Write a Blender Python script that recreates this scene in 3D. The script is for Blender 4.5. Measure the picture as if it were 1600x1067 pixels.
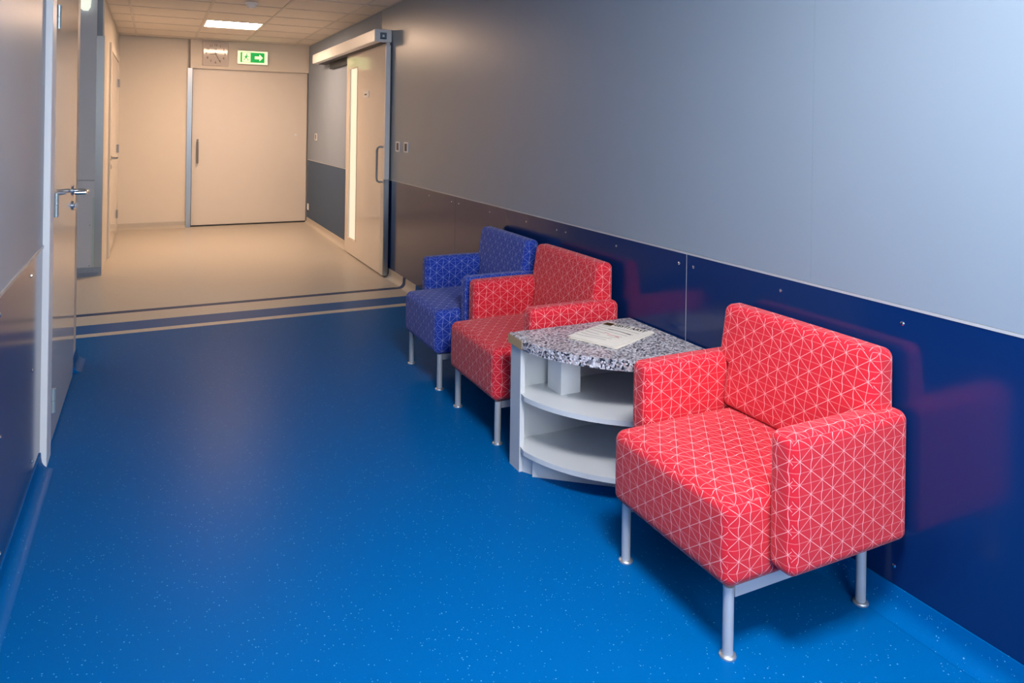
import bpy, bmesh, math, random
from mathutils import Vector, Matrix
random.seed(7)
S = bpy.context.scene
COL = S.collection
for o in list(bpy.data.objects): bpy.data.objects.remove(o)

# ---------------------------------------------------------------- camera
# corridor runs along +y, right wall is x = 0, floor z = 0 (metres)
F, CY, YAW, ROLL = 1137.35, 198.1, 0.4564, 0.0147
CAM = Vector((-1.938, 0.0, 1.387))
fwd = Vector((math.sin(YAW), math.cos(YAW), 0)); rgt = Vector((math.cos(YAW), -math.sin(YAW), 0)); up = Vector((0, 0, 1))
r2 = math.cos(ROLL)*rgt + math.sin(ROLL)*up; u2 = -math.sin(ROLL)*rgt + math.cos(ROLL)*up
cd = bpy.data.cameras.new('camera'); cam = bpy.data.objects.new('camera', cd); COL.objects.link(cam)
cd.sensor_width = 36.0; cd.lens = F/1600*36.0; cd.shift_y = (CY-533.5)/1600; cd.clip_start = 0.02
m = Matrix.Identity(4)
for i in range(3): m[i][0], m[i][1], m[i][2], m[i][3] = r2[i], u2[i], -fwd[i], CAM[i]
cam.matrix_world = m
S.camera = cam

# ---------------------------------------------------------------- world, exposure
w = bpy.data.worlds.new('world'); S.world = w; w.use_nodes = True
w.node_tree.nodes['Background'].inputs[0].default_value = (0.5, 0.6, 0.8, 1)
w.node_tree.nodes['Background'].inputs[1].default_value = 0.05
S.view_settings.view_transform = 'Standard'; S.view_settings.look = 'None'
S.view_settings.gamma = 1.0; S.view_settings.use_curve_mapping = False
S.view_settings.exposure = 0.12
WARM = ((1.0, 0.67, 0.45), 60.0)      # tube panels at the far end
COOL = ((0.97, 0.97, 1.0), 84.0)      # unseen ceiling panel added to light the near part

FILL = ((0.82, 0.92, 1.0), 15.0)        # frontal fill from a made-up window behind the camera

# ---------------------------------------------------------------- materials
def lin(c):
    def g(v):
        v /= 255.0
        return v/12.92 if v <= 0.04045 else ((v+0.055)/1.055)**2.4
    return (g(c[0]), g(c[1]), g(c[2]), 1.0)
class NT:
    def __init__(s, mat): s.t = mat.node_tree; s.b = s.t.nodes['Principled BSDF']
    def n(s, typ, **kw):
        x = s.t.nodes.new(typ)
        for k, v in kw.items(): setattr(x, k, v)
        return x
    def l(s, a, b): s.t.links.new(a, b)
    def m(s, op, a, b=None, c=None):
        x = s.n('ShaderNodeMath', operation=op)
        for i, v in enumerate((a, b, c)):
            if v is None: continue
            if isinstance(v, (int, float)): x.inputs[i].default_value = v
            else: s.l(v, x.inputs[i])
        return x.outputs[0]
    def mix(s, f, a, b):
        x = s.n('ShaderNodeMix', data_type='RGBA')
        for i, v in ((0, f), (6, a), (7, b)):
            if isinstance(v, (int, float, tuple)): x.inputs[i].default_value = v
            else: s.l(v, x.inputs[i])
        return x.outputs[2]
def mat(name, col, rough=0.5, metal=0.0, spec=0.5, noise=0.0, nscale=8.0, bump=0.0, bscale=200.0, coat=0.0):
    mt = bpy.data.materials.new(name); mt.use_nodes = True; k = NT(mt); b = k.b
    c = lin(col)
    b.inputs['Base Color'].default_value = c; b.inputs['Roughness'].default_value = rough
    b.inputs['Metallic'].default_value = metal; b.inputs['Specular IOR Level'].default_value = spec
    b.inputs['Coat Weight'].default_value = coat; b.inputs['Coat Roughness'].default_value = 0.1
    if noise or bump:
        tc = k.n('ShaderNodeTexCoord')
    if noise:
        nz = k.n('ShaderNodeTexNoise'); nz.inputs['Scale'].default_value = nscale; nz.inputs['Detail'].default_value = 4
        k.l(tc.outputs['Object'], nz.inputs['Vector'])
        lo = tuple(v*(1-noise) for v in c[:3])+(1,); hi = tuple(min(1, v*(1+noise)) for v in c[:3])+(1,)
        k.l(k.mix(nz.outputs[0], lo, hi), b.inputs['Base Color'])
    if bump:
        nb = k.n('ShaderNodeTexNoise'); nb.inputs['Scale'].default_value = bscale; nb.inputs['Detail'].default_value = 2
        k.l(tc.outputs['Object'], nb.inputs['Vector'])
        bp = k.n('ShaderNodeBump'); bp.inputs['Strength'].default_value = bump; bp.inputs['Distance'].default_value = 0.002
        k.l(nb.outputs[0], bp.inputs['Height']); k.l(bp.outputs[0], b.inputs['Normal'])
    return mt
def emat(name, col, strength):
    mt = bpy.data.materials.new(name); mt.use_nodes = True; b = mt.node_tree.nodes['Principled BSDF']
    b.inputs['Base Color'].default_value = tuple(0.5*c for c in col)+(1,)
    b.inputs['Emission Color'].default_value = tuple(col)+(1,); b.inputs['Emission Strength'].default_value = strength
    return mt
def vinyl(name, col, speck, density, rough=0.25, mottle=0.08, spec=0.5):
    mt = mat(name, col, rough, spec=spec); k = NT(mt); b = k.b; c = lin(col)
    tc = k.n('ShaderNodeTexCoord')
    nz = k.n('ShaderNodeTexNoise'); nz.inputs['Scale'].default_value = 160; nz.inputs['Detail'].default_value = 3
    k.l(tc.outputs['Object'], nz.inputs['Vector'])
    base = k.mix(nz.outputs[0], tuple(v*(1-mottle) for v in c[:3])+(1,), tuple(min(1, v*(1+mottle)) for v in c[:3])+(1,))
    vo = k.n('ShaderNodeTexVoronoi'); vo.inputs['Scale'].default_value = 150
    k.l(tc.outputs['Object'], vo.inputs['Vector'])
    sp = k.n('ShaderNodeSeparateColor'); k.l(vo.outputs['Color'], sp.inputs[0])
    near = k.m('LESS_THAN', vo.outputs['Distance'], k.m('MULTIPLY_ADD', sp.outputs[1], 0.22, 0.10))
    pick = k.m('LESS_THAN', sp.outputs[0], density)
    k.l(k.mix(k.m('MULTIPLY', near, pick), base, lin(speck)), b.inputs['Base Color'])
    return mt
def granite():
    mt = mat('granite_laminate', (190, 188, 192), 0.32); k = NT(mt)
    tc = k.n('ShaderNodeTexCoord')
    vo = k.n('ShaderNodeTexVoronoi'); vo.inputs['Scale'].default_value = 150
    k.l(tc.outputs['Object'], vo.inputs['Vector'])
    sp = k.n('ShaderNodeSeparateColor'); k.l(vo.outputs['Color'], sp.inputs[0])
    cr = k.n('ShaderNodeValToRGB'); cr.color_ramp.interpolation = 'CONSTANT'
    e = cr.color_ramp.elements; e[0].position = 0; e[0].color = lin((40, 42, 52)); e[1].position = 0.16; e[1].color = lin((120, 118, 126))
    for p, c in ((0.36, (176, 172, 178)), (0.6, (202, 196, 200)), (0.8, (226, 224, 228)), (0.92, (190, 166, 160))):
        x = e.new(p); x.color = lin(c)
    k.l(sp.outputs[0], cr.inputs[0]); k.l(cr.outputs[0], k.b.inputs['Base Color'])
    return mt
def fabric(name, col, line):
    mt = mat(name, col, 0.85, spec=0.25); k = NT(mt); b = k.b
    uv = k.n('ShaderNodeUVMap'); sx = k.n('ShaderNodeSeparateXYZ'); k.l(uv.outputs[0], sx.inputs[0])
    u, v = sx.outputs[0], sx.outputs[1]
    a, bb = 0.040, 0.060                     # column pitch, node pitch along a column
    s = bb/(2*a)
    # verticals jog between the nodes where the diagonals cross; the jog's size and sign drift over the cloth
    drift = k.m('SUBTRACT', k.m('PINGPONG', k.m('ADD', k.m('MULTIPLY', v, 0.83), k.m('MULTIPLY', u, 1.71)), 0.045), 0.0225)
    jog = k.m('PINGPONG', k.m('ADD', v, k.m('MULTIPLY', u, s)), bb*0.5)
    u1 = k.m('ADD', u, k.m('MULTIPLY', jog, k.m('MULTIPLY', drift, 9.0)))
    def fam(x, per, wid):
        f = k.m('PINGPONG', x, per*0.5)      # distance to the nearest line
        mr = k.n('ShaderNodeMapRange'); mr.interpolation_type = 'SMOOTHSTEP'
        mr.inputs[1].default_value = wid*0.5; mr.inputs[2].default_value = wid; mr.inputs[3].default_value = 1; mr.inputs[4].default_value = 0
        k.l(f, mr.inputs[0]); return mr.outputs[0]
    d1 = fam(k.m('ADD', v, k.m('MULTIPLY', u, s)), bb, 0.0012)
    d2 = fam(k.m('SUBTRACT', v, k.m('MULTIPLY', u, s)), bb, 0.0012)
    d3 = fam(u1, a, 0.0010)
    d4 = k.m('MULTIPLY', fam(v, bb*0.5, 0.0012), 0.35)
    net = k.m('MAXIMUM', k.m('MAXIMUM', d1, d2), k.m('MAXIMUM', d3, d4))
    wv = k.n('ShaderNodeTexNoise'); wv.inputs['Scale'].default_value = 900; k.l(uv.outputs[0], wv.inputs['Vector'])
    c = lin(col)
    base = k.mix(wv.outputs[0], tuple(x*0.88 for x in c[:3])+(1,), tuple(min(1, x*1.12) for x in c[:3])+(1,))
    k.l(k.mix(k.m('MULTIPLY', net, 0.72), base, lin(line)), b.inputs['Base Color'])
    b.inputs['Sheen Weight'].default_value = 0.15
    bp = k.n('ShaderNodeBump'); bp.inputs['Strength'].default_value = 0.15; bp.inputs['Distance'].default_value = 0.001
    k.l(wv.outputs[0], bp.inputs['Height']); k.l(bp.outputs[0], b.inputs['Normal'])
    return mt
M = {}
M['wall_up'] = mat('pale_blue_laminate', (135, 150, 165), 0.36, spec=1.0, noise=0.02, nscale=3)
M['wall_low'] = mat('navy_laminate', (10, 40, 92), 0.15, noise=0.03, nscale=3)
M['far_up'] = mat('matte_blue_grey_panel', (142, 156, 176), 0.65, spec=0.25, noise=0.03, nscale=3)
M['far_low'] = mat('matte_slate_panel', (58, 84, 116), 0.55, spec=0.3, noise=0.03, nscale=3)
M['satin'] = mat('cream_satin', (222, 214, 204), 0.32, noise=0.02)
M['wall_core'] = mat('wall_core', (150, 160, 175), 0.7)
M['cream'] = mat('cream_paint', (222, 214, 202), 0.45, noise=0.02)
M['cream_gloss'] = mat('cream_laminate', (226, 218, 206), 0.09, spec=0.8, noise=0.015)
M['grey_lav'] = mat('lavender_grey_panel', (196, 200, 210), 0.4, noise=0.03)
M['white'] = mat('white_paint', (236, 238, 240), 0.35, noise=0.015)
M['white_board'] = mat('white_melamine', (212, 214, 216), 0.35, noise=0.02, nscale=20)
M['chip'] = mat('raw_chipboard', (196, 164, 120), 0.8, noise=0.25, nscale=300)
M['alu'] = mat('aluminium', (205, 208, 212), 0.35, metal=0.8)
M['alu_paint'] = mat('silver_lacquer', (190, 194, 200), 0.35, metal=0.25)
M['steel'] = mat('brushed_steel', (158, 162, 166), 0.33, metal=1.0)
M['chrome'] = mat('polished_chrome', (225, 228, 230), 0.08, metal=1.0)
M['hinge'] = mat('zinc_hinge', (190, 205, 208), 0.3, metal=0.6)
M['edge_green'] = mat('panel_edge', (176, 196, 190), 0.5)
M['dark'] = mat('black_rubber', (22, 24, 30), 0.5)
M['shadow_gap'] = mat('dark_track_and_shade', (24, 30, 46), 0.5)  # dark colour of the track, also of the shade strip under the header
M['tile'] = mat('ceiling_tile', (226, 218, 208), 0.9, noise=0.05, nscale=60, bump=0.2, bscale=250)
M['grid'] = mat('ceiling_grid', (206, 200, 192), 0.5)
M['blue_floor'] = vinyl('blue_vinyl', (0, 91, 157), (84, 152, 205), 0.13, 0.36, spec=0.025)
M['band_blue'] = vinyl('band_blue_vinyl', (16, 84, 148), (70, 120, 175), 0.05, 0.38, spec=0.06)
M['band_navy'] = vinyl('band_navy_vinyl', (36, 62, 104), (60, 90, 130), 0.05, 0.38, spec=0.06)
M['beige_floor'] = vinyl('beige_vinyl', (188, 180, 168), (150, 144, 136), 0.3, 0.36, 0.05, spec=0.3)
M['grey_cove'] = vinyl('grey_cove_vinyl', (128, 138, 156), (168, 174, 186), 0.3, 0.4)
M['granite'] = granite()
M['red'] = fabric('red_net_fabric', (208, 28, 48), (250, 196, 196))
M['blue'] = fabric('blue_net_fabric', (24, 58, 160), (178, 190, 240))
M['paper'] = mat('newsprint', (232, 224, 212), 0.8, noise=0.05, nscale=30)
M['ink'] = mat('black_ink', (25, 25, 30), 0.8)
M['ink_grey'] = mat('grey_ink', (105, 105, 105), 0.8)
M['ink_red'] = mat('red_ink', (205, 110, 105), 0.8)
M['ink_brown'] = mat('brown_print', (92, 62, 30), 0.8)
M['ink_ochre'] = mat('ochre_print', (170, 130, 70), 0.8)
M['warm'] = emat('warm_diffuser', *WARM)
M['fill'] = emat('fill_pane', *FILL)
M['recess'] = emat('recess_fill', (0.92, 0.96, 1.0), 7.0)
M['cool'] = emat('cool_diffuser', *COOL)
M['switch_dark'] = mat('brown_rocker', (74, 40, 38), 0.4)
M['clock_face'] = mat('clock_face', (214, 206, 200), 0.5)
M['glass'] = mat('frosted_glazing', (232, 230, 214), 0.12)
M['exit_white'] = emat('exit_glow_white', (0.95, 1.0, 0.55), 1.0)
M['exit_green'] = emat('exit_glow_green', (0.0, 0.42, 0.08), 0.75)
M['glaze_glow'] = emat('lit_glazing', (1.0, 0.92, 0.72), 0.6)
M['lamp_glow'] = emat('lamp_glow', (0.95, 1.0, 0.85), 0.8)

# ---------------------------------------------------------------- builders
def finish(name, bm, mt, parent=None, smooth=False, angle=0.6):
    bmesh.ops.recalc_face_normals(bm, faces=bm.faces)
    me = bpy.data.meshes.new(name); bm.to_mesh(me); bm.free()
    if smooth:
        for p in me.polygons: p.use_smooth = True
        me.set_sharp_from_angle(angle=angle)
    me.materials.append(M[mt] if isinstance(mt, str) else mt)
    o = bpy.data.objects.new(name, me); COL.objects.link(o)
    if parent: o.parent = parent
    return o
def B(x0, x1, y0, y1, z0, z1, bm=None, bev=0.0):
    bm = bm or bmesh.new()
    r = bmesh.ops.create_cube(bm, size=1.0)
    for v in r['verts']:
        v.co = Vector(((x0+x1)/2+v.co.x*(x1-x0), (y0+y1)/2+v.co.y*(y1-y0), (z0+z1)/2+v.co.z*(z1-z0)))
    if bev:
        es = list({e for v in r['verts'] for e in v.link_edges})
        bmesh.ops.bevel(bm, geom=es, offset=bev, segments=2, affect='EDGES', profile=0.5)
    return bm
def box(name, d, mt, parent=None, bev=0.0): return finish(name, B(*d, bev=bev), mt, parent)
def prism(pts, z0, z1, bm=None, axis='z'):
    """closed polygon extruded along an axis; pts are the two other coordinates in xyz order"""
    bm = bm or bmesh.new()
    def P(a, b, c): return {'z': (a, b, c), 'y': (a, c, b), 'x': (c, a, b)}[axis]
    lo = [bm.verts.new(P(a, b, z0)) for a, b in pts]; hi = [bm.verts.new(P(a, b, z1)) for a, b in pts]
    bm.faces.new(lo); bm.faces.new(hi); n = len(pts)
    for i in range(n): bm.faces.new((lo[i], lo[(i+1) % n], hi[(i+1) % n], hi[i]))
    return bm
def lathe(profile, cx, cy, seg=20, bm=None, axis='z', base=0.0):
    """profile of (radius, height), closed by the axis"""
    bm = bm or bmesh.new(); rings = []
    def P(a, b, h):
        return {'z': (cx+a, cy+b, base+h), 'x': (base+h, cx+a, cy+b), 'y': (cx+a, base+h, cy+b)}[axis]
    for r, h in profile:
        rings.append([bm.verts.new(P(r*math.cos(2*math.pi*i/seg), r*math.sin(2*math.pi*i/seg), h)) for i in range(seg)])
    for p, q in zip(rings, rings[1:]):
        for i in range(seg): bm.faces.new((p[i], p[(i+1) % seg], q[(i+1) % seg], q[i]))
    bm.faces.new(rings[0]); bm.faces.new(rings[-1])
    return bm
def tube(path, r, seg=10, bm=None):
    bm = bm or bmesh.new(); rings = []; path = [Vector(p) for p in path]
    ref = Vector((0.13, 0.27, 0.95)).normalized()
    for i, p in enumerate(path):
        t = (path[min(i+1, len(path)-1)]-path[max(i-1, 0)]).normalized()
        a = t.cross(ref).normalized(); b = t.cross(a)
        rings.append([bm.verts.new(p+r*(a*math.cos(2*math.pi*k/seg)+b*math.sin(2*math.pi*k/seg))) for k in range(seg)])
    for p, q in zip(rings, rings[1:]):
        for i in range(seg): bm.faces.new((p[i], p[(i+1) % seg], q[(i+1) % seg], q[i]))
    bm.faces.new(rings[0]); bm.faces.new(rings[-1])
    return bm
def arc(c, r, a0, a1, n):
    return [(c[0]+r*math.cos(math.radians(a0+(a1-a0)*i/n)), c[1]+r*math.sin(math.radians(a0+(a1-a0)*i/n))) for i in range(n+1)]
def tag(o, label, cat, group=None, kind=None):
    o['label'] = label; o['category'] = cat
    if group: o['group'] = group
    if kind: o['kind'] = kind
    return o
def empty(name, loc=(0, 0, 0)):
    o = bpy.data.objects.new(name, None); COL.objects.link(o); o.location = loc; o.empty_display_size = 0.1
    return o
def linked(name, me, loc, parent=None):
    o = bpy.data.objects.new(name, me); COL.objects.link(o); o.location = loc
    if parent: o.parent = parent
    return o

XL, XF, YE, H = -2.329, -2.355, 10.566, 2.477     # left wall, far left wall, end wall, ceiling
YB, RX = -1.25, -3.9                               # wall behind the camera, depth of the side recess
Y_REC0, Y_REC1 = 4.86, 7.5

# ---------------------------------------------------------------- floor
fl = tag(box('floor', (RX, 0.12, YB-0.1, YE+0.1, -0.08, -0.006), 'wall_core'), 'glossy vinyl floor, blue in front and beige beyond the stripes', 'floor', kind='structure')
stripes = [('blue_vinyl', YB, 5.371, 'blue_floor'), ('beige_line', 5.371, 5.45, 'beige_floor'), ('blue_band', 5.45, 5.683, 'band_blue'),
           ('beige_band', 5.683, 5.947, 'beige_floor'), ('navy_line', 5.947, 6.022, 'band_navy'), ('beige_vinyl', 6.022, YE+0.05, 'beige_floor')]
for n, a, b, mt in stripes:
    box(n, (RX, 0.01, a, b, -0.006, 0.0), mt, fl)

# ---------------------------------------------------------------- cove skirtings
def cove(name, a, b, mt, parent, side='right', x=0.0, h=0.08):
    s = -1 if side == 'right' else 1
    prof = [(0.010, h), (-0.004, h), (-0.006, 0.05)]
    prof = [(x-s*0.010, h), (x+s*0.004, h)] + [(x+s*(0.006+0.042*(1-math.sin(math.radians(t)))), 0.001+0.044*(1-math.cos(math.radians(t)))) for t in (90, 72, 54, 36, 18, 0)] + [(x+s*0.048, 0.0), (x-s*0.010, 0.0)]
    return finish(name, prism(prof, a, b, axis='y'), mt, parent, smooth=True, angle=0.9)
bb_r = tag(empty('baseboard_right', (0, 0, 0)), 'coved vinyl skirting along the right wall, blue then beige', 'skirting', kind='structure')
for n, a, b, mt in stripes:
    if n == 'beige_vinyl':
        cove('cove_strip', a, 6.44, mt, bb_r); cove('cove_strip', 7.97, 10.46, mt, bb_r)
    else: cove('cove_strip', a, b, mt, bb_r)
bb_l = tag(empty('baseboard_left', (0, 0, 0)), 'blue coved vinyl skirting along the left wall', 'skirting', kind='structure')
cove('cove_strip', YB, 3.40, 'blue_floor', bb_l, 'left', XL, 0.07); cove('cove_strip', 4.64, Y_REC0+0.04, 'blue_floor', bb_l, 'left', XL, 0.07)

# ---------------------------------------------------------------- right wall with its panels
wr = tag(box('wall_right', (0.012, 0.12, YB-0.1, YE+0.1, -0.006, H+0.05), 'wall_core'), 'right corridor wall clad in pale blue panels over a navy dado', 'wall', kind='structure')
screw_bm = lathe([(0.0065, 0.0), (0.006, 0.0015), (0.003, 0.003)], 0, 0, 8, axis='x')
screw_me = finish('screw', screw_bm, 'chrome', None)
SCREW = screw_me.data; bpy.data.objects.remove(screw_me)
ups = [YB, -0.25, 1.708, 3.92, 6.80, 10.45]
for a, b in zip(ups, ups[1:]):
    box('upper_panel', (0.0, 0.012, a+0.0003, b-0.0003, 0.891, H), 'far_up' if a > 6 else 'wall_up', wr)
lows = [YB, -0.2, 2.327, 4.85, 6.80, 10.45]
for a, b in zip(lows, lows[1:]):
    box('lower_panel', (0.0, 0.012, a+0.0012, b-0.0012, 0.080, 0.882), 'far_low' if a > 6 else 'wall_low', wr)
box('joint_profile', (-0.002, 0.012, YB, 10.45, 0.882, 0.890), 'alu_paint', wr)
box('joint_strip', (-0.0008, 0.012, 2.3262, 2.3278, 0.081, 0.8815), 'alu_paint', wr)
def rscrew(y, z):
    o = linked('screw', SCREW, (0, y, z), wr); o.rotation_euler = (0, 0, math.pi)
for y in (0.9, 1.381, 1.834, 2.285, 2.374, 2.826, 3.291, 3.385, 3.74, 4.25, 4.78, 4.92, 5.4, 5.9): rscrew(y, 0.838)
for y in (0.95, 1.396, 1.85, 2.28, 2.38, 3.3, 4.25, 4.78, 4.92, 5.4): rscrew(y, 0.133)

# ---------------------------------------------------------------- left wall
wl = tag(box('wall_left', (XL-0.13, XL-0.012, YB-0.1, 3.44, -0.006, H+0.05), 'wall_core'), 'left corridor wall clad in pale blue panels over a navy dado', 'wall', kind='structure')
box('wall_over_door', (XL-0.13, XL-0.012, 3.44, 4.70, 2.10, H+0.05), 'wall_core', wl)
box('wall_nib', (XL-0.13, XL, 4.70, Y_REC0, 0.0, H+0.05), 'cream', wl)
box('lintel_panel', (XL-0.012, XL, 3.42, 4.70, 2.17, H), 'wall_up', wl)
for a, b in ((YB, 1.1), (1.1, 3.40)):
    box('upper_panel', (XL-0.012, XL, a+0.001, b-0.001, 0.891, H), 'wall_up', wl)
    box('lower_panel', (XL-0.012, XL, a+0.001, b-0.001, 0.070, 0.882), 'wall_low', wl)
box('joint_profile', (XL-0.012, XL+0.004, YB, 3.40, 0.880, 0.891), 'alu', wl)
for y, z in ((3.112, 0.825), (2.52, 0.826), (2.557, 0.46), (2.576, 0.11), (3.18, 0.463), (3.20, 0.12), (1.95, 0.826), (1.95, 0.46)):
    linked('screw', SCREW, (XL, y, z), wl)
# recess behind the near left wall, the stub face with its guard, the far left wall
wrc = tag(box('wall_recess', (RX-0.1, RX, Y_REC0-0.1, Y_REC1+0.1, -0.006, H+0.05), 'grey_lav'), 'grey back wall of the side recess left of the stripes', 'wall', kind='structure')
box('return_wall', (RX, XL-0.13, Y_REC0-0.12, Y_REC0, -0.006, H+0.05), 'cream', wrc)
wst = tag(box('wall_stub', (RX, XF-0.012, Y_REC1+0.012, Y_REC1+0.14, -0.006, H+0.05), 'wall_core'), 'lavender grey stub wall facing the camera beyond the left door', 'wall', kind='structure')
box('upper_panel', (RX, -2.412, Y_REC1, Y_REC1+0.012, 0.855, H), 'grey_lav', wst)
box('lower_panel', (RX, -2.412, Y_REC1, Y_REC1+0.012, 0.075, 0.851), 'grey_lav', wst)
box('panel_edge', (-2.428, -2.412, Y_REC1-0.003, Y_REC1, 0.075, 0.70), 'edge_green', wst)
for z in (0.451, 0.09):
    o = linked('screw', SCREW, (-2.447, Y_REC1, z), wst); o.rotation_euler = (0, 0, -math.pi/2)
tb = tag(finish('baseboard_stub', prism([(Y_REC1-0.004, 0.075), (Y_REC1-0.012, 0.03), (Y_REC1-0.05, 0.0), (Y_REC1+0.01, 0.0), (Y_REC1+0.01, 0.075)], RX, XF+0.004, axis='x'), 'grey_cove'), 'grey speckled skirting under the lavender stub wall', 'skirting', kind='structure')
guard = B(-2.412, XF+0.003, Y_REC1-0.004, Y_REC1+0.001, 0.075, 2.15); B(XF, XF+0.003, Y_REC1, Y_REC1+0.055, 0.075, 2.15, guard)
tag(finish('trim_1', guard, 'steel'), 'tall brushed steel corner guard on the stub wall edge', 'corner guard', kind='structure')
wfl = tag(box('wall_far_left', (XF-0.12, XF, Y_REC1+0.14, YE+0.1, -0.006, H+0.05), 'cream'), 'cream far left wall between stub wall and end wall', 'wall', kind='structure')
box('end_face', (XF-0.012, XF, Y_REC1+0.001, Y_REC1+0.14, 0.0, H), 'cream', wfl)

# ---------------------------------------------------------------- end wall
we = tag(box('wall_end', (XF-0.1, 0.1, YE, YE+0.12, -0.006, H+0.05), 'cream'), 'cream end wall of the corridor around the wide sliding door', 'wall', kind='structure')
box('side_panel', (XF, -1.558, 10.50, YE, 0.0, H), 'cream', we)
box('header_panel', (-1.525, 0.0, 10.455, YE, 2.10, H), 'cream', we)
tag(finish('baseboard_end', prism([(10.49, 0.08), (10.485, 0.03), (10.455, 0.0), (10.50, 0.0), (10.50, 0.08)], XF, -1.56, axis='x'), 'beige_floor'), 'beige coved skirting under the cream end wall', 'skirting', kind='structure')
tag(box('trim_2', (-1.558, -1.50, 10.462, 10.53, 0.0, 2.10), 'steel'), 'vertical steel door post left of the end door', 'door post', kind='structure')

# ---------------------------------------------------------------- walls behind the camera
wb = tag(box('wall_back', (XL-0.1, 0.1, YB-0.12, YB, -0.006, H+0.05), 'cream'), 'cream wall closing the corridor behind the viewer', 'wall', kind='structure')

wn = tag(empty('fill_window_1'), 'made-up glowing window added behind the viewer as fill light', 'window', kind='structure')  # added for its light on camera-facing surfaces, no window is known here
for a, b in ((-1.67, -1.17), (-1.13, -0.63)):
    box('pane', (a+0.03, b-0.03, YB+0.004, YB+0.012, 0.98, 2.22), 'fill', wn)
for d in ((-1.70, -1.64), (-1.17, -1.13), (-0.66, -0.60)): box('fill_frame', (d[0], d[1], YB, YB+0.03, 0.92, 2.28), 'white', wn)
for d in ((0.92, 0.98), (2.22, 2.28)): box('fill_frame', (-1.64, -0.66, YB, YB+0.03, d[0], d[1]), 'white', wn)

# ---------------------------------------------------------------- ceiling tiles in a grid
ce = tag(box('ceiling', (RX-0.1, 0.12, YB-0.1, YE+0.1, H+0.03, H+0.08), 'grid'), 'suspended ceiling of pale mineral tiles in a grid', 'ceiling', kind='structure')
xs = [XF, -2.16, -1.475, -0.852, -0.222, 0.0]
ys = [7.172+0.62*k for k in range(-17, 6)]
ys = [YB]+[y for y in ys if YB+0.05 < y < 10.4]+[10.455]
def tile_at(x0, x1, y0, y1, cache={}):
    key = (round(x1-x0, 3), round(y1-y0, 3))
    if key not in cache:
        a, b = (x1-x0)/2-0.011, (y1-y0)/2-0.011
        o = box('ceiling_tile', (-a, a, -b, b, 0.006, 0.028), 'tile', ce); cache[key] = o.data
        o.location = ((x0+x1)/2, (y0+y1)/2, H); return
    linked('ceiling_tile', cache[key], ((x0+x1)/2, (y0+y1)/2, H), ce)
def row_of(y): return max(i for i in range(len(ys)-1) if ys[i] <= y)
far_row = row_of(8.7); LIGHTS = [(2, far_row, 'warm'), (2, row_of(0.75), 'cool')]
litset = {(c, r) for c, r, _ in LIGHTS}
for c, (x0, x1) in enumerate(zip(xs, xs[1:])):
    for r, (y0, y1) in enumerate(zip(ys, ys[1:])):
        if (c, r) not in litset: tile_at(x0, x1, y0, y1)
for x0, x1 in ((-3.9, -3.4), (-3.4, -2.78), (-2.78, XF)):
    for y0, y1 in zip(ys, ys[1:]):
        if Y_REC0-0.3 < y0 and y1 < Y_REC1+0.4 and not (x0 == -3.4 and y0 < 5.6 < y1): tile_at(x0, x1, max(y0, Y_REC0), min(y1, Y_REC1))
g = bmesh.new()
for x in xs: B(x-0.012, x+0.012, YB, 10.45, H, H+0.03, g)
for y in ys: B(RX, 0.0, y-0.012, y+0.012, H+0.0005, H+0.03, g)
for x in (-3.4, -2.78): B(x-0.012, x+0.012, Y_REC0, Y_REC1, H, H+0.03, g)
finish('grid_bars', g, 'grid', ce)
LIGHTS.append((None, row_of(5.6), 'recess'))  # unseen panel added in the recess to brighten the stub wall
for i, (c, r, k) in enumerate(LIGHTS):
    x0, x1, y0, y1 = (xs[c], xs[c+1], ys[r], ys[r+1]) if c is not None else (-3.4, -2.78, ys[r], ys[r+1])
    t = tag(empty('ceiling_light', ((x0+x1)/2, (y0+y1)/2, H)), ['glowing warm square ceiling light panel before the end door', 'unseen cool white ceiling light panel added above the viewer', 'dim white fill panel added out of view inside the left recess'][i], 'ceiling light')
    a, b = (x1-x0)/2-0.013, (y1-y0)/2-0.013
    fr = B(-a, a, -b, -b+0.018, 0.002, 0.03)
    B(-a, a, b-0.018, b, 0.002, 0.03, fr); B(-a, -a+0.018, -b, b, 0.002, 0.03, fr); B(a-0.018, a, -b, b, 0.002, 0.03, fr)
    finish('frame', fr, 'white', t)
    box('diffuser', (-a+0.018, a-0.018, -b+0.018, b-0.018, 0.010, 0.026), k, t)

# ---------------------------------------------------------------- door 1: cream door in the left wall
XD = XL+0.012
d1 = tag(empty('door_1', (XL, 4.06, 0)), 'cream hinged door in the left wall with a chrome lever', 'door', kind='structure')
d1.location = (0, 0, 0)
box('leaf', (XD-0.042, XD, 3.585, 4.545, 0.012, 2.085), 'cream_gloss', d1, 0.002)
box('frame_jamb', (XL-0.10, XL+0.023, 3.405, 3.535, 0.0, 2.17), 'white', d1, 0.004)
box('frame_lip', (XL-0.06, XL+0.016, 3.537, 3.575, 0.0, 2.09), 'white', d1, 0.003)
box('frame_jamb', (XL-0.10, XL+0.006, 4.55, 4.66, 0.0, 2.17), 'cream_gloss', d1, 0.004)
box('frame_head', (XL-0.10, XL+0.012, 3.576, 4.55, 2.09, 2.17), 'white', d1, 0.004)
for z in (1.82, 1.03, 0.21):
    hb = lathe([(0.009, 0.0), (0.009, 0.049)], XD+0.013, 3.583, 12, base=z-0.05); lathe([(0.009, 0.0), (0.009, 0.049)], XD+0.013, 3.583, 12, hb, base=z+0.001)
    B(XD-0.001, XD+0.002, 3.583, 3.612, z-0.05, z+0.05, hb)
    finish('hinge', hb, 'hinge', d1, True)
hd = lathe([(0.026, 0.0), (0.026, 0.006), (0.012, 0.009)], 4.42, 1.02, 20, axis='x', base=XD)
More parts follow.
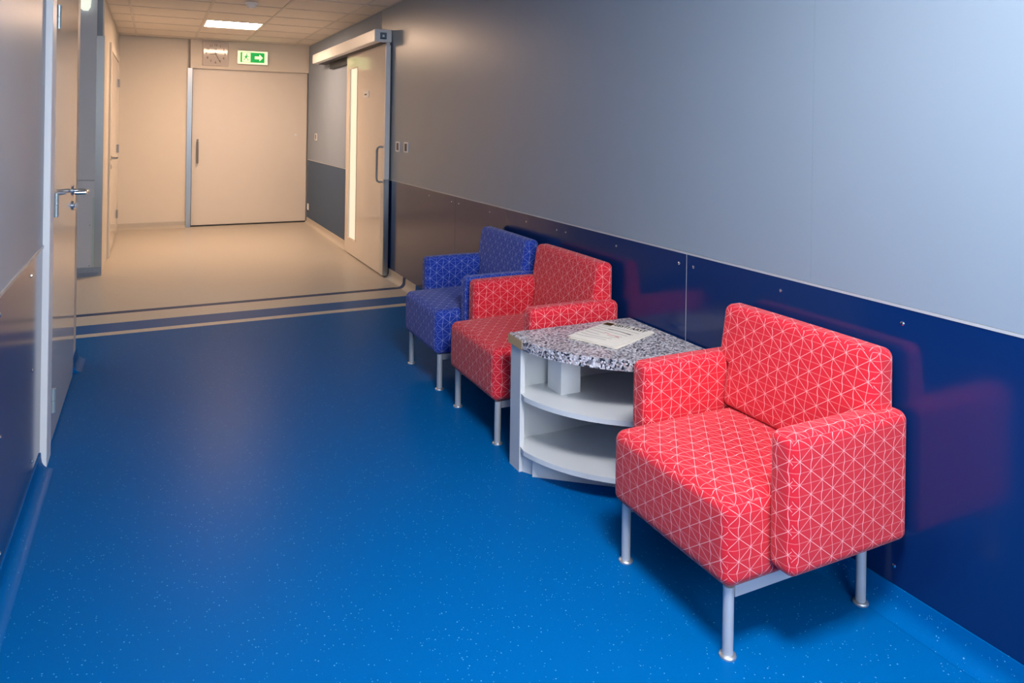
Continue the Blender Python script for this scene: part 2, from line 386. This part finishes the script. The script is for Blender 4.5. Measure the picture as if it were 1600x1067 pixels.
hd_o = finish('lever_handle', hd, 'chrome', d1, True)
lv = [(XD+0.006, 4.42, 1.02), (XD+0.042, 4.42, 1.02), (XD+0.060, 4.412, 1.02), (XD+0.068, 4.395, 1.02), (XD+0.070, 4.365, 1.02), (XD+0.070, 4.31, 1.02), (XD+0.066, 4.293, 1.02), (XD+0.02, 4.286, 1.02)]
finish('lever', tube(lv, 0.010, 12), 'chrome', hd_o, True)
lk = lathe([(0.024, 0.0), (0.024, 0.006), (0.010, 0.008), (0.010, 0.012)], 4.42, 0.943, 18, axis='x', base=XD)
B(XD+0.010, XD+0.022, 4.416, 4.424, 0.930, 0.956, lk)
finish('lock_cylinder', lk, 'chrome', d1, True)

# ---------------------------------------------------------------- door 2: sliding door on the right wall
d2 = tag(empty('door_2'), 'wide cream sliding door hung on the right wall with a narrow glazed slot', 'door', kind='structure')
XS = -0.055
gy0, gy1, gz0, gz1 = 7.49, 7.80, 0.18, 1.98
lf = B(XS, -0.017, 6.475, gy0, 0.012, 2.13); B(XS, -0.017, gy1, 7.95, 0.012, 2.13, lf); B(XS, -0.017, gy0, gy1, 0.012, gz0, lf); B(XS, -0.017, gy0, gy1, gz1, 2.13, lf)
leaf = finish('leaf', lf, 'cream_gloss', d2)
box('pane', (XS+0.012, XS+0.018, gy0, gy1, gz0, gz1), 'glaze_glow', leaf)
for a, b, c, d in ((gy0-0.012, gy0+0.004, gz0-0.012, gz1+0.012), (gy1-0.004, gy1+0.012, gz0-0.012, gz1+0.012), (gy0, gy1, gz0-0.012, gz0+0.004), (gy0, gy1, gz1-0.004, gz1+0.012)):
    box('glazing_bead', (XS-0.003, XS+0.004, a, b, c, d), 'cream', leaf)
box('edge_profile', (XS-0.001, -0.012, 6.452, 6.475, 0.890, 2.115), 'white', d2, 0.002)
box('edge_guard', (XS-0.003, -0.012, 6.450, 6.475, 0.012, 0.888), 'steel', d2, 0.002)
box('guard_plate', (XS-0.003, XS, 6.475, 6.56, 0.012, 0.888), 'alu', d2)
hp = lambda z, zz: [(XS+0.0, 6.52, z), (XS-0.035, 6.52, z), (XS-0.048, 6.525, z+zz*0.012), (XS-0.052, 6.528, z+zz*0.03)]
finish('pull_handle', tube(hp(0.865, 1)+hp(1.185, -1)[::-1], 0.010, 12), 'steel', d2, True)
sg = box('name_plate', (XS-0.003, XS, 7.02, 7.22, 1.655, 1.72), 'white', d2)
box('plate_text', (XS-0.0036, XS-0.003, 7.10, 7.19, 1.680, 1.694), 'ink_grey', sg)
op = box('operator_box', (-0.165, -0.004, 6.45, 9.34, 2.14, 2.255), 'white', d2, 0.008)
bdg = B(-0.115, -0.055, 6.446, 6.4505, 2.165, 2.225); bo = finish('badge', bdg, mat('badge_teal', (96, 120, 138), 0.4), op)
box('badge_mark', (-0.094, -0.076, 6.4445, 6.446, 2.184, 2.204), 'white', bo); box('badge_bar', (-0.113, -0.062, 6.4445, 6.446, 2.166, 2.174), 'shadow_gap', bo)
box('hanger_bracket', (-0.05, -0.020, 6.455, 6.475, 2.118, 2.138), 'alu', d2)
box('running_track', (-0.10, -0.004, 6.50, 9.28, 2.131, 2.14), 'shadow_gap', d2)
box('header_shade', (-0.03, -0.002, 7.97, 8.95, 2.055, 2.131), 'shadow_gap', d2)  # dark strip standing in for the shade under the header

# ---------------------------------------------------------------- door 3: end door
d3 = tag(empty('door_3'), 'wide cream sliding door in the end wall under the clock', 'door', kind='structure')
box('leaf', (-1.498, -0.008, 10.525, 10.56, 0.018, 2.12), 'satin', d3)
box('edge_seal', (-1.500, -1.492, 10.515, 10.525, 0.0, 2.098), 'dark', d3)
box('threshold_seal', (-1.492, -0.008, 10.518, 10.56, 0.0, 0.017), 'dark', d3)
finish('pull_handle', tube([(-1.424, 10.525, 0.85), (-1.424, 10.48, 0.85), (-1.424, 10.475, 0.87), (-1.424, 10.475, 1.13), (-1.424, 10.48, 1.15), (-1.424, 10.525, 1.15)], 0.013, 12), 'steel', d3, True)
finish('lock_button', lathe([(0.018, 0.0), (0.016, -0.006)], -0.16, 1.226, 14, axis='y', base=10.525), 'white', d3)

# ---------------------------------------------------------------- door 4: far left door
d4 = tag(empty('door_4'), 'cream hinged door in the far left wall', 'door', kind='structure')
box('leaf', (XF, XF+0.012, 8.47, 10.12, 0.014, 2.10), 'cream_gloss', d4)
for a, b in ((8.37, 8.46), (10.13, 10.22)): box('frame_jamb', (XF, XF+0.02, a, b, 0.0, 2.18), 'cream', d4, 0.003)
box('frame_head', (XF, XF+0.02, 8.46, 10.13, 2.105, 2.18), 'cream', d4, 0.003)
box('floor_gap', (XF, XF+0.008, 8.47, 10.12, 0.0, 0.013), 'dark', d4)
h4 = finish('lever_handle', lathe([(0.025, 0), (0.025, 0.008), (0.012, 0.010)], 8.62, 1.0, 16, axis='x', base=XF+0.012), 'steel', d4, True)
finish('lever', tube([(XF+0.02, 8.62, 1.0), (XF+0.055, 8.62, 1.0), (XF+0.066, 8.635, 1.0), (XF+0.068, 8.76, 1.0)], 0.010, 10), 'steel', h4, True)
finish('lock_cylinder', lathe([(0.024, 0), (0.024, 0.007), (0.01, 0.01)], 8.62, 0.91, 14, axis='x', base=XF+0.012), 'steel', d4, True)
for z in (0.25, 1.05, 1.85): finish('hinge', lathe([(0.007, 0), (0.007, 0.10)], XF+0.022, 10.126, 10, base=z-0.05), 'steel', d4, True)

# ---------------------------------------------------------------- armchairs
def cushion(h, r, crown=(0, 0, 0), n=8, warp=None, extra=None, uvoff=(0, 0), seg=5):
    """rounded upholstered box about the origin, half sizes h; one uv island in metres for each face"""
    bm = bmesh.new(); uvl = bm.loops.layers.uv.new('UVMap'); cache = {}; flat = {}
    def coords(hh, ex):
        k = [-hh+r-r*math.tan(math.pi/4*(1-i/seg)) for i in range(seg)]
        mid = [-(hh-r)+2*(hh-r)*i/n for i in range(n+1)]
        a = k+mid+[-x for x in k[::-1]]
        if ex: a = sorted(a+list(ex))
        return a
    ex = extra or {}
    cs = [coords(h[i], ex.get(i)) for i in range(3)]
    def vert(p):
        key = tuple(round(x, 6) for x in p)
        if key in cache: return cache[key]
        q = [max(-(h[i]-r), min(h[i]-r, p[i])) for i in range(3)]
        d = Vector([p[i]-q[i] for i in range(3)])
        c = Vector(q)+d.normalized()*r
        for i in range(3):
            if abs(abs(p[i])-h[i]) < 1e-6 and crown[i]:
                a, b = [j for j in range(3) if j != i]
                c[i] += math.copysign(crown[i], p[i])*(1-(p[a]/h[a])**2)**0.7*(1-(p[b]/h[b])**2)**0.7
        cw = Vector(warp(c)) if warp else c
        cache[key] = bm.verts.new(cw); flat[cache[key]] = Vector(p)+cw-c; return cache[key]
    for ax in range(3):
        a, b = [j for j in range(3) if j != ax]
        for sgn in (-1, 1):
            for i in range(len(cs[a])-1):
                for j in range(len(cs[b])-1):
                    pts = []
                    for ii, jj in ((i, j), (i+1, j), (i+1, j+1), (i, j+1)):
                        p = [0, 0, 0]; p[ax] = sgn*h[ax]; p[a] = cs[a][ii]; p[b] = cs[b][jj]; pts.append(p)
                    vs = [vert(p) for p in pts]
                    if len(set(vs)) < 4: continue
                    f = bm.faces.new(vs)
                    for lp, p in zip(f.loops, pts):
                        q = flat[lp.vert]
                        uvp = (q[a], q[b]) if ax != 2 else (q[1], q[0])
                        lp[uvl].uv = (uvp[0]+uvoff[0]+0.013*ax, uvp[1]+uvoff[1]+0.021*sgn)
    return bm
def make_armchair(fab):
    root = empty('armchair')
    def put(name, bm, c, mt, par=root):
        o = finish(name, bm, mt, par, True, 1.2); o.location = c; return o
    put('seat', cushion((0.29, 0.264, 0.114), 0.032, (0.004, 0.003, 0.012), 8), (-0.308, 0, 0.306), fab)
    for s in (-1, 1):
        put('armrest', cushion((0.227, 0.0425, 0.182), 0.026, (0.002, 0.002, 0.004), 8, uvoff=(0.03, 0.02)), (-0.239, s*0.309, 0.419), fab)
    def warp(c):
        z = c.z+0.597; t = max(0, min(1, (z-0.572)/0.016)); t = t*t*(3-2*t)
        y = c.y*(0.262/0.31*(1-t)+t)
        x = c.x
        if x < 0: x -= 0.05*max(0, min(1, (0.76-z)/0.34))*min(1, -x/0.03)
        return (x, y, c.z)
    put('backrest', cushion((0.040, 0.31, 0.170), 0.026, (0.004, 0.002, 0.003), 8, warp, {2: (-0.026, -0.021, -0.017, -0.013, -0.008)}, (0.01, 0.03)), (-0.058, 0, 0.597), fab)
    for x in (-0.562, -0.052):
        for s in (-1, 1):
            lg = put('leg', lathe([(0.0145, 0.006), (0.0145, 0.188)], x, s*0.231, 16), (0, 0, 0), 'alu_paint')
            put('foot_glide', lathe([(0.022, 0.0), (0.023, 0.003), (0.022, 0.007), (0.0145, 0.010)], x, s*0.231, 18), (0, 0, 0), 'alu', lg)
    for s in (-1, 1):
        put('side_rail', B(-0.548, -0.066, s*0.231-0.010, s*0.231+0.010, 0.158, 0.188), (0, 0, 0), 'alu_paint')
    put('cross_rail', B(-0.30, -0.27, -0.221, 0.221, 0.158, 0.188), (0, 0, 0), 'alu_paint')
    return root
def copy_tree(o, parent=None):
    c = o.copy(); COL.objects.link(c)
    if parent: c.parent = parent
    for ch in list(o.children): copy_tree(ch, c)
    return c
GRP = 'net patterned armchairs along the right wall'
ch1 = tag(make_armchair('red'), 'nearest red armchair with white net pattern, in front of the granite-topped table', 'armchair', GRP)
ch2 = tag(copy_tree(ch1), 'red armchair with white net pattern between the blue armchair and the table', 'armchair', GRP)
ch3 = tag(make_armchair('blue'), 'blue armchair with pale net pattern, farthest of the row', 'armchair', GRP)
ch1.location = (-0.002, 1.694, 0); ch2.location = (-0.012, 3.109, 0); ch3.location = (-0.014, 3.826, 0)

# ---------------------------------------------------------------- quarter-round table
ct = tag(empty('corner_table', (0, 0, 0)), 'white quarter-round shelf table with a grey granite-look top', 'table')
AX, AY, R = -0.012, 2.700, 0.615
YT = 0.537
a0 = math.degrees(math.asin(-0.150/R))
def quarter(r, yflat, ax=AX, ay=AY, n=22, xflat=None):
    """wall corner, straight front land from ay to ay-yflat, then the arc to the wall"""
    pts = [(ax, ay), (ax-math.sqrt(r*r-yflat*yflat), ay)]
    s = math.degrees(math.asin(yflat/r))
    pts += [(ax-r*math.cos(math.radians(s+(90-s)*i/n)), ay-r*math.sin(math.radians(s+(90-s)*i/n))) for i in range(n+1)]
    return pts
tp = prism(quarter(R, 0.13), YT-0.040, YT)
edges = [e for e in tp.edges if abs(e.verts[0].co.z-e.verts[1].co.z) < 1e-6 and min(e.verts[0].co.y, e.verts[1].co.y) < AY-0.14 and max(e.verts[0].co.y, e.verts[1].co.y) < AY-0.1 and (e.verts[0].co.x < AX-0.001 or e.verts[1].co.x < AX-0.001)]
bmesh.ops.bevel(tp, geom=edges, offset=0.012, segments=3, affect='EDGES', profile=0.5)
top = finish('top', tp, 'granite', ct, True, 0.3)
xf = AX-math.sqrt(R*R-0.13*0.13)
box('worn_edge', (xf-0.002, xf, AY-0.122, AY, YT-0.039, YT-0.003), 'chip', top)
box('side_panel', (xf+0.028, AX-0.018, AY-0.026, AY-0.008, 0.0, YT-0.040), 'white_board', ct)
box('front_stile', (xf+0.008, xf+0.028, AY-0.095, AY-0.008, 0.0, YT-0.040), 'white_board', ct)
box('back_panel', (AX-0.018, AX-0.002, 2.125, AY-0.008, 0.0, YT-0.040), 'white_board', ct)
for z in (0.297, 0.083):
    q = quarter(R-0.028, 0.07, AX-0.018, AY-0.026)
    q[1] = (xf+0.0295, AY-0.026)
    sh = prism(q[:1]+[(xf+0.0285, AY-0.026), (xf+0.0285, AY-0.0955), (xf+0.012, AY-0.0955)]+[p for p in q[2:] if p[1] < AY-0.115], z, z+0.019)
    finish('shelf', sh, 'white_board', ct)
box('support_block', (-0.465, -0.375, 2.520, 2.630, 0.316, YT-0.040), 'white', ct)
def board(p, q, t, z0, z1):
    p, q = Vector(p), Vector(q); nrm = Vector((q-p).orthogonal()).normalized()*t
    return prism([tuple(p), tuple(q), tuple(q+nrm), tuple(p+nrm)], z0, z1)
finish('plinth_board', board((-0.592, 2.604), (-0.565, 2.560), 0.016, 0.0, 0.083), 'white_board', ct)
finish('plinth_board', board((-0.565, 2.560), (-0.045, 2.140), -0.016, 0.0, 0.083), 'white_board', ct)

# ---------------------------------------------------------------- newspaper on the table
npz = YT+0.0005
A, Bq, Cq, Dq = Vector((-0.425, 2.545)), Vector((-0.345, 2.330)), Vector((-0.065, 2.450)), Vector((-0.135, 2.655))
nw = tag(empty('newspaper', ((A+Cq)/2).to_3d()+Vector((0, 0, npz))), 'folded cream newspaper lying on the granite table top', 'newspaper')
ctr = (A+Cq)/2
ux = (Cq-Bq).normalized(); uy = Vector((-ux.y, ux.x))       # ux runs up the page (towards the wall), uy across
# page frame: s across the page from the masthead's start (far side) to its end, t down the page from the masthead
wid, hgt = 0.225, 0.300
nw.rotation_euler = (0, 0, math.atan2(ux.y, ux.x)-math.pi/2)   # local +y = up the page, local +x = reading direction
def sheet(name, w, h, z, dx, dy, rot, bend):
    bm = bmesh.new(); nx, ny, t = 10, 12, 0.0016; g = [[], []]
    for k in (0, 1):
        for j in range(ny+1):
            row = []
            for i in range(nx+1):
                x, y = (i/nx-0.5)*w, (j/ny-0.5)*h
                zz = z+k*t+bend*((1-j/ny)**2)*0.5*(0.6+0.4*math.sin(i/nx*3.1))
                row.append(bm.verts.new((x*math.cos(rot)-y*math.sin(rot)+dx, x*math.sin(rot)+y*math.cos(rot)+dy, zz)))
            g[k].append(row)
    for j in range(ny):
        for i in range(nx):
            bm.faces.new((g[1][j][i], g[1][j][i+1], g[1][j+1][i+1], g[1][j+1][i])); bm.faces.new((g[0][j][i], g[0][j+1][i], g[0][j+1][i+1], g[0][j][i+1]))
    for j in range(ny):
        for i in (0, nx): bm.faces.new((g[0][j][i], g[0][j+1][i], g[1][j+1][i], g[1][j][i]))
    for i in range(nx):
        for j in (0, ny): bm.faces.new((g[0][j][i], g[0][j][i+1], g[1][j][i+1], g[1][j][i]))
    return finish(name, bm, 'paper', nw, True, 0.5)
sheet('inner_pages', wid, hgt, 0.0, 0.008, -0.004, 0.03, 0.004)
sheet('inner_pages', wid, hgt, 0.0022, 0.002, 0.002, -0.02, 0.004)
cov = sheet('front_page', wid, hgt, 0.0046, 0.0, 0.0, 0.0, 0.006)
pz = 0.0063
def flat(name, x0, x1, y0, y1, mt): return box(name, (x0, x1, y0, y1, pz, pz+0.0003), mt, cov)
ph = flat('photo_print', -0.108, -0.066, 0.098, 0.138, 'ink_brown')
flat('photo_print', -0.100, -0.086, 0.108, 0.124, 'ink_ochre'); flat('photo_print', -0.082, -0.070, 0.116, 0.132, 'ink_ochre')
fc = bpy.data.curves.new('masthead', 'FONT'); fc.body = 'EESTI ARST'; fc.size = 0.040; fc.extrude = 0.0002; fc.offset = 0.0012; fc.space_character = 1.1
to = bpy.data.objects.new('masthead_tmp', fc); COL.objects.link(to)
dg = bpy.context.evaluated_depsgraph_get(); tm = bpy.data.meshes.new_from_object(to.evaluated_get(dg))
bpy.data.objects.remove(to)
tm.materials.clear(); tm.materials.append(M['ink'])
wx = max(v.co.x for v in tm.vertices)
for v in tm.vertices: v.co.x *= 0.150/wx
mo = linked('masthead', tm, (-0.060, 0.112, pz+0.0003), cov)
def wave(name, x0, x1, y, amp, ph_, mt, r=0.0009):
    pts = [(x0+(x1-x0)*i/14, y+amp*math.sin(ph_+i/14*3.6), pz+0.0002+0.003*max(0, (0.1-y)/0.25)**2) for i in range(15)]
    bm = bmesh.new(); prev = None
    for x, yy, z in pts:
        a = bm.verts.new((x, yy-r, z)); b = bm.verts.new((x, yy+r, z))
        if prev: bm.faces.new((prev[0], a, b, prev[1]))
        prev = (a, b)
    return finish(name, bm, mt, cov)
for i in range(7):
    wave('drawn_line', -0.10, 0.085-0.008*i, 0.080-0.030*i, 0.006, i*0.7, 'ink_grey', 0.0014)
wave('drawn_line', -0.045, 0.07, 0.045, 0.008, 0.4, 'ink', 0.0028)
wave('drawn_line', -0.03, 0.05, -0.01, 0.008, 2.0, 'ink_red', 0.0022); wave('drawn_line', 0.0, 0.06, -0.03, 0.01, 0.0, 'ink_red', 0.0030)

# ---------------------------------------------------------------- small fittings
def wall_plate(name, y, z, w, h, label, cat, rocker, group=None):
    t = tag(empty(name, (0, y, z)), label, cat, group)
    bmf = B(-0.009, 0.0, -w/2, w/2, h/2-0.012, h/2, bev=0.0); B(-0.009, 0, -w/2, w/2, -h/2, -h/2+0.012, bmf)
    B(-0.009, 0, -w/2, -w/2+0.014, -h/2+0.012, h/2-0.012, bmf); B(-0.009, 0, w/2-0.014, w/2, -h/2+0.012, h/2-0.012, bmf)
    finish('frame', bmf, 'white', t)
    box('rocker', (-0.006, 0.0, -w/2+0.014, w/2-0.014, -h/2+0.012, h/2-0.012), rocker, t)
    return t
wall_plate('light_switch', 6.225, 1.197, 0.10, 0.088, 'white-framed dark wall switch nearest the sliding door edge', 'switch', 'switch_dark', 'paired wall switches')
wall_plate('light_switch', 5.990, 1.197, 0.10, 0.088, 'white-framed dark wall switch on the right of the pair', 'switch', 'switch_dark', 'paired wall switches')
wall_plate('light_switch', 9.87, 1.213, 0.11, 0.09, 'small white-framed switch on the far right wall beyond the sliding door', 'switch', 'switch_dark')
wall_plate('wall_socket', 10.36, 0.232, 0.09, 0.085, 'small white socket low on the navy panel beside the end door', 'socket', 'white')
# clock
ck = tag(empty('wall_clock', (-1.223, 10.455, 2.298)), 'square pale wall clock above the end door', 'clock')
hs = 0.157
box('case', (-hs, hs, -0.035, 0.0, -hs, hs), 'clock_face', ck, 0.006)
fcx = -0.0362
box('face', (-hs+0.012, hs-0.012, -0.0362, -0.035, -hs+0.012, hs-0.012), mat('clock_glass', (206, 198, 194), 0.08), ck)
for i in range(12):
    a = math.radians(30*i); r = 0.115
    fcn = bpy.data.curves.new('numeral', 'FONT'); fcn.body = str(i or 12); fcn.size = 0.042; fcn.extrude = 0.0004; fcn.align_x = 'CENTER'; fcn.align_y = 'CENTER'
    to = bpy.data.objects.new('n', fcn); COL.objects.link(to); dg = bpy.context.evaluated_depsgraph_get()
    tm = bpy.data.meshes.new_from_object(to.evaluated_get(dg)); bpy.data.objects.remove(to)
    tm.materials.clear(); tm.materials.append(M['ink'])
    o = linked('numeral', tm, (r*math.sin(a), -0.0368, r*math.cos(a)), ck); o.rotation_euler = (math.pi/2, 0, 0)
def hand(name, ang, ln, w):
    a = math.radians(ang); bm = prism([(-w, -0.02), (w, -0.02), (w*0.6, ln), (-w*0.6, ln)], -0.0395, -0.0380, axis='y')
    o = finish(name, bm, 'ink', ck); o.rotation_euler = (0, a, 0); return o
hand('hour_hand', 262, 0.075, 0.005); hand('minute_hand', 153, 0.115, 0.004)
box('brand_mark', (-0.012, 0.012, -0.0366, -0.0362, 0.055, 0.067), 'ink', ck)
# exit sign
ex = tag(empty('exit_sign', (-0.757, 10.455, 2.270)), 'lit green and white emergency exit sign beside the clock', 'exit sign')
box('housing', (-0.197, 0.197, -0.055, 0.0, -0.093, 0.093), 'white', ex, 0.006)
fa = box('face', (-0.190, 0.190, -0.058, -0.055, -0.086, 0.086), 'exit_white', ex)
box('green_panel', (-0.158, 0.152, -0.0592, -0.058, -0.066, 0.068), 'exit_green', ex)
def mark(name, polys):
    bm = bmesh.new()
    for p in polys: prism(p, -0.0602, -0.0593, bm, axis='y')
    return finish(name, bm, 'exit_white', ex)
mark('doorway_mark', [[(-0.135, -0.06), (-0.03, -0.06), (-0.03, 0.062), (-0.135, 0.062)]])
man = bmesh.new()
for p in ([(-0.085, 0.030), (-0.070, 0.030), (-0.070, 0.048), (-0.085, 0.048)], [(-0.10, -0.012), (-0.078, -0.012), (-0.066, 0.026), (-0.090, 0.026)],
          [(-0.066, 0.024), (-0.046, 0.008), (-0.050, 0.002), (-0.070, 0.014)], [(-0.092, 0.024), (-0.116, 0.008), (-0.110, 0.002), (-0.090, 0.014)],
          [(-0.100, -0.010), (-0.122, -0.036), (-0.114, -0.042), (-0.090, -0.012)], [(-0.088, -0.010), (-0.066, -0.024), (-0.070, -0.052), (-0.062, -0.052), (-0.056, -0.020), (-0.078, -0.006)]):
    prism(p, -0.0612, -0.0603, man, axis='y')
finish('running_figure', man, 'exit_green', ex)
mark('arrow_mark', [[(0.025, -0.018), (0.085, -0.018), (0.085, 0.020), (0.025, 0.020)], [(0.085, -0.046), (0.130, 0.001), (0.085, 0.048)]])
# smoke detector
sd = tag(empty('smoke_detector', (-1.165, 6.96, H)), 'small round grey-white smoke detector on the ceiling', 'smoke detector')
finish('base', lathe([(0.055, 0.0), (0.055, -0.018), (0.050, -0.022)], 0, 0, 24), 'white', sd, True, 0.5)
finish('sensor_head', lathe([(0.044, -0.022), (0.042, -0.040), (0.028, -0.052), (0.012, -0.055)], 0, 0, 24), 'white', sd, True, 0.5)
# wall lamp on the stub
wlp = tag(empty('wall_lamp', (-2.51, Y_REC1, 2.42)), 'white tapered wall lamp high on the lavender stub wall', 'wall lamp')
finish('body', prism([(-0.050, 0.055), (0.052, 0.055), (0.046, -0.02), (0.028, -0.055), (-0.012, -0.055), (-0.040, -0.03)], -0.10, -0.001, axis='y'), 'lamp_glow', wlp)
box('mounting_plate', (-0.04, 0.04, -0.001, 0.0, -0.04, 0.05), 'alu', wlp)
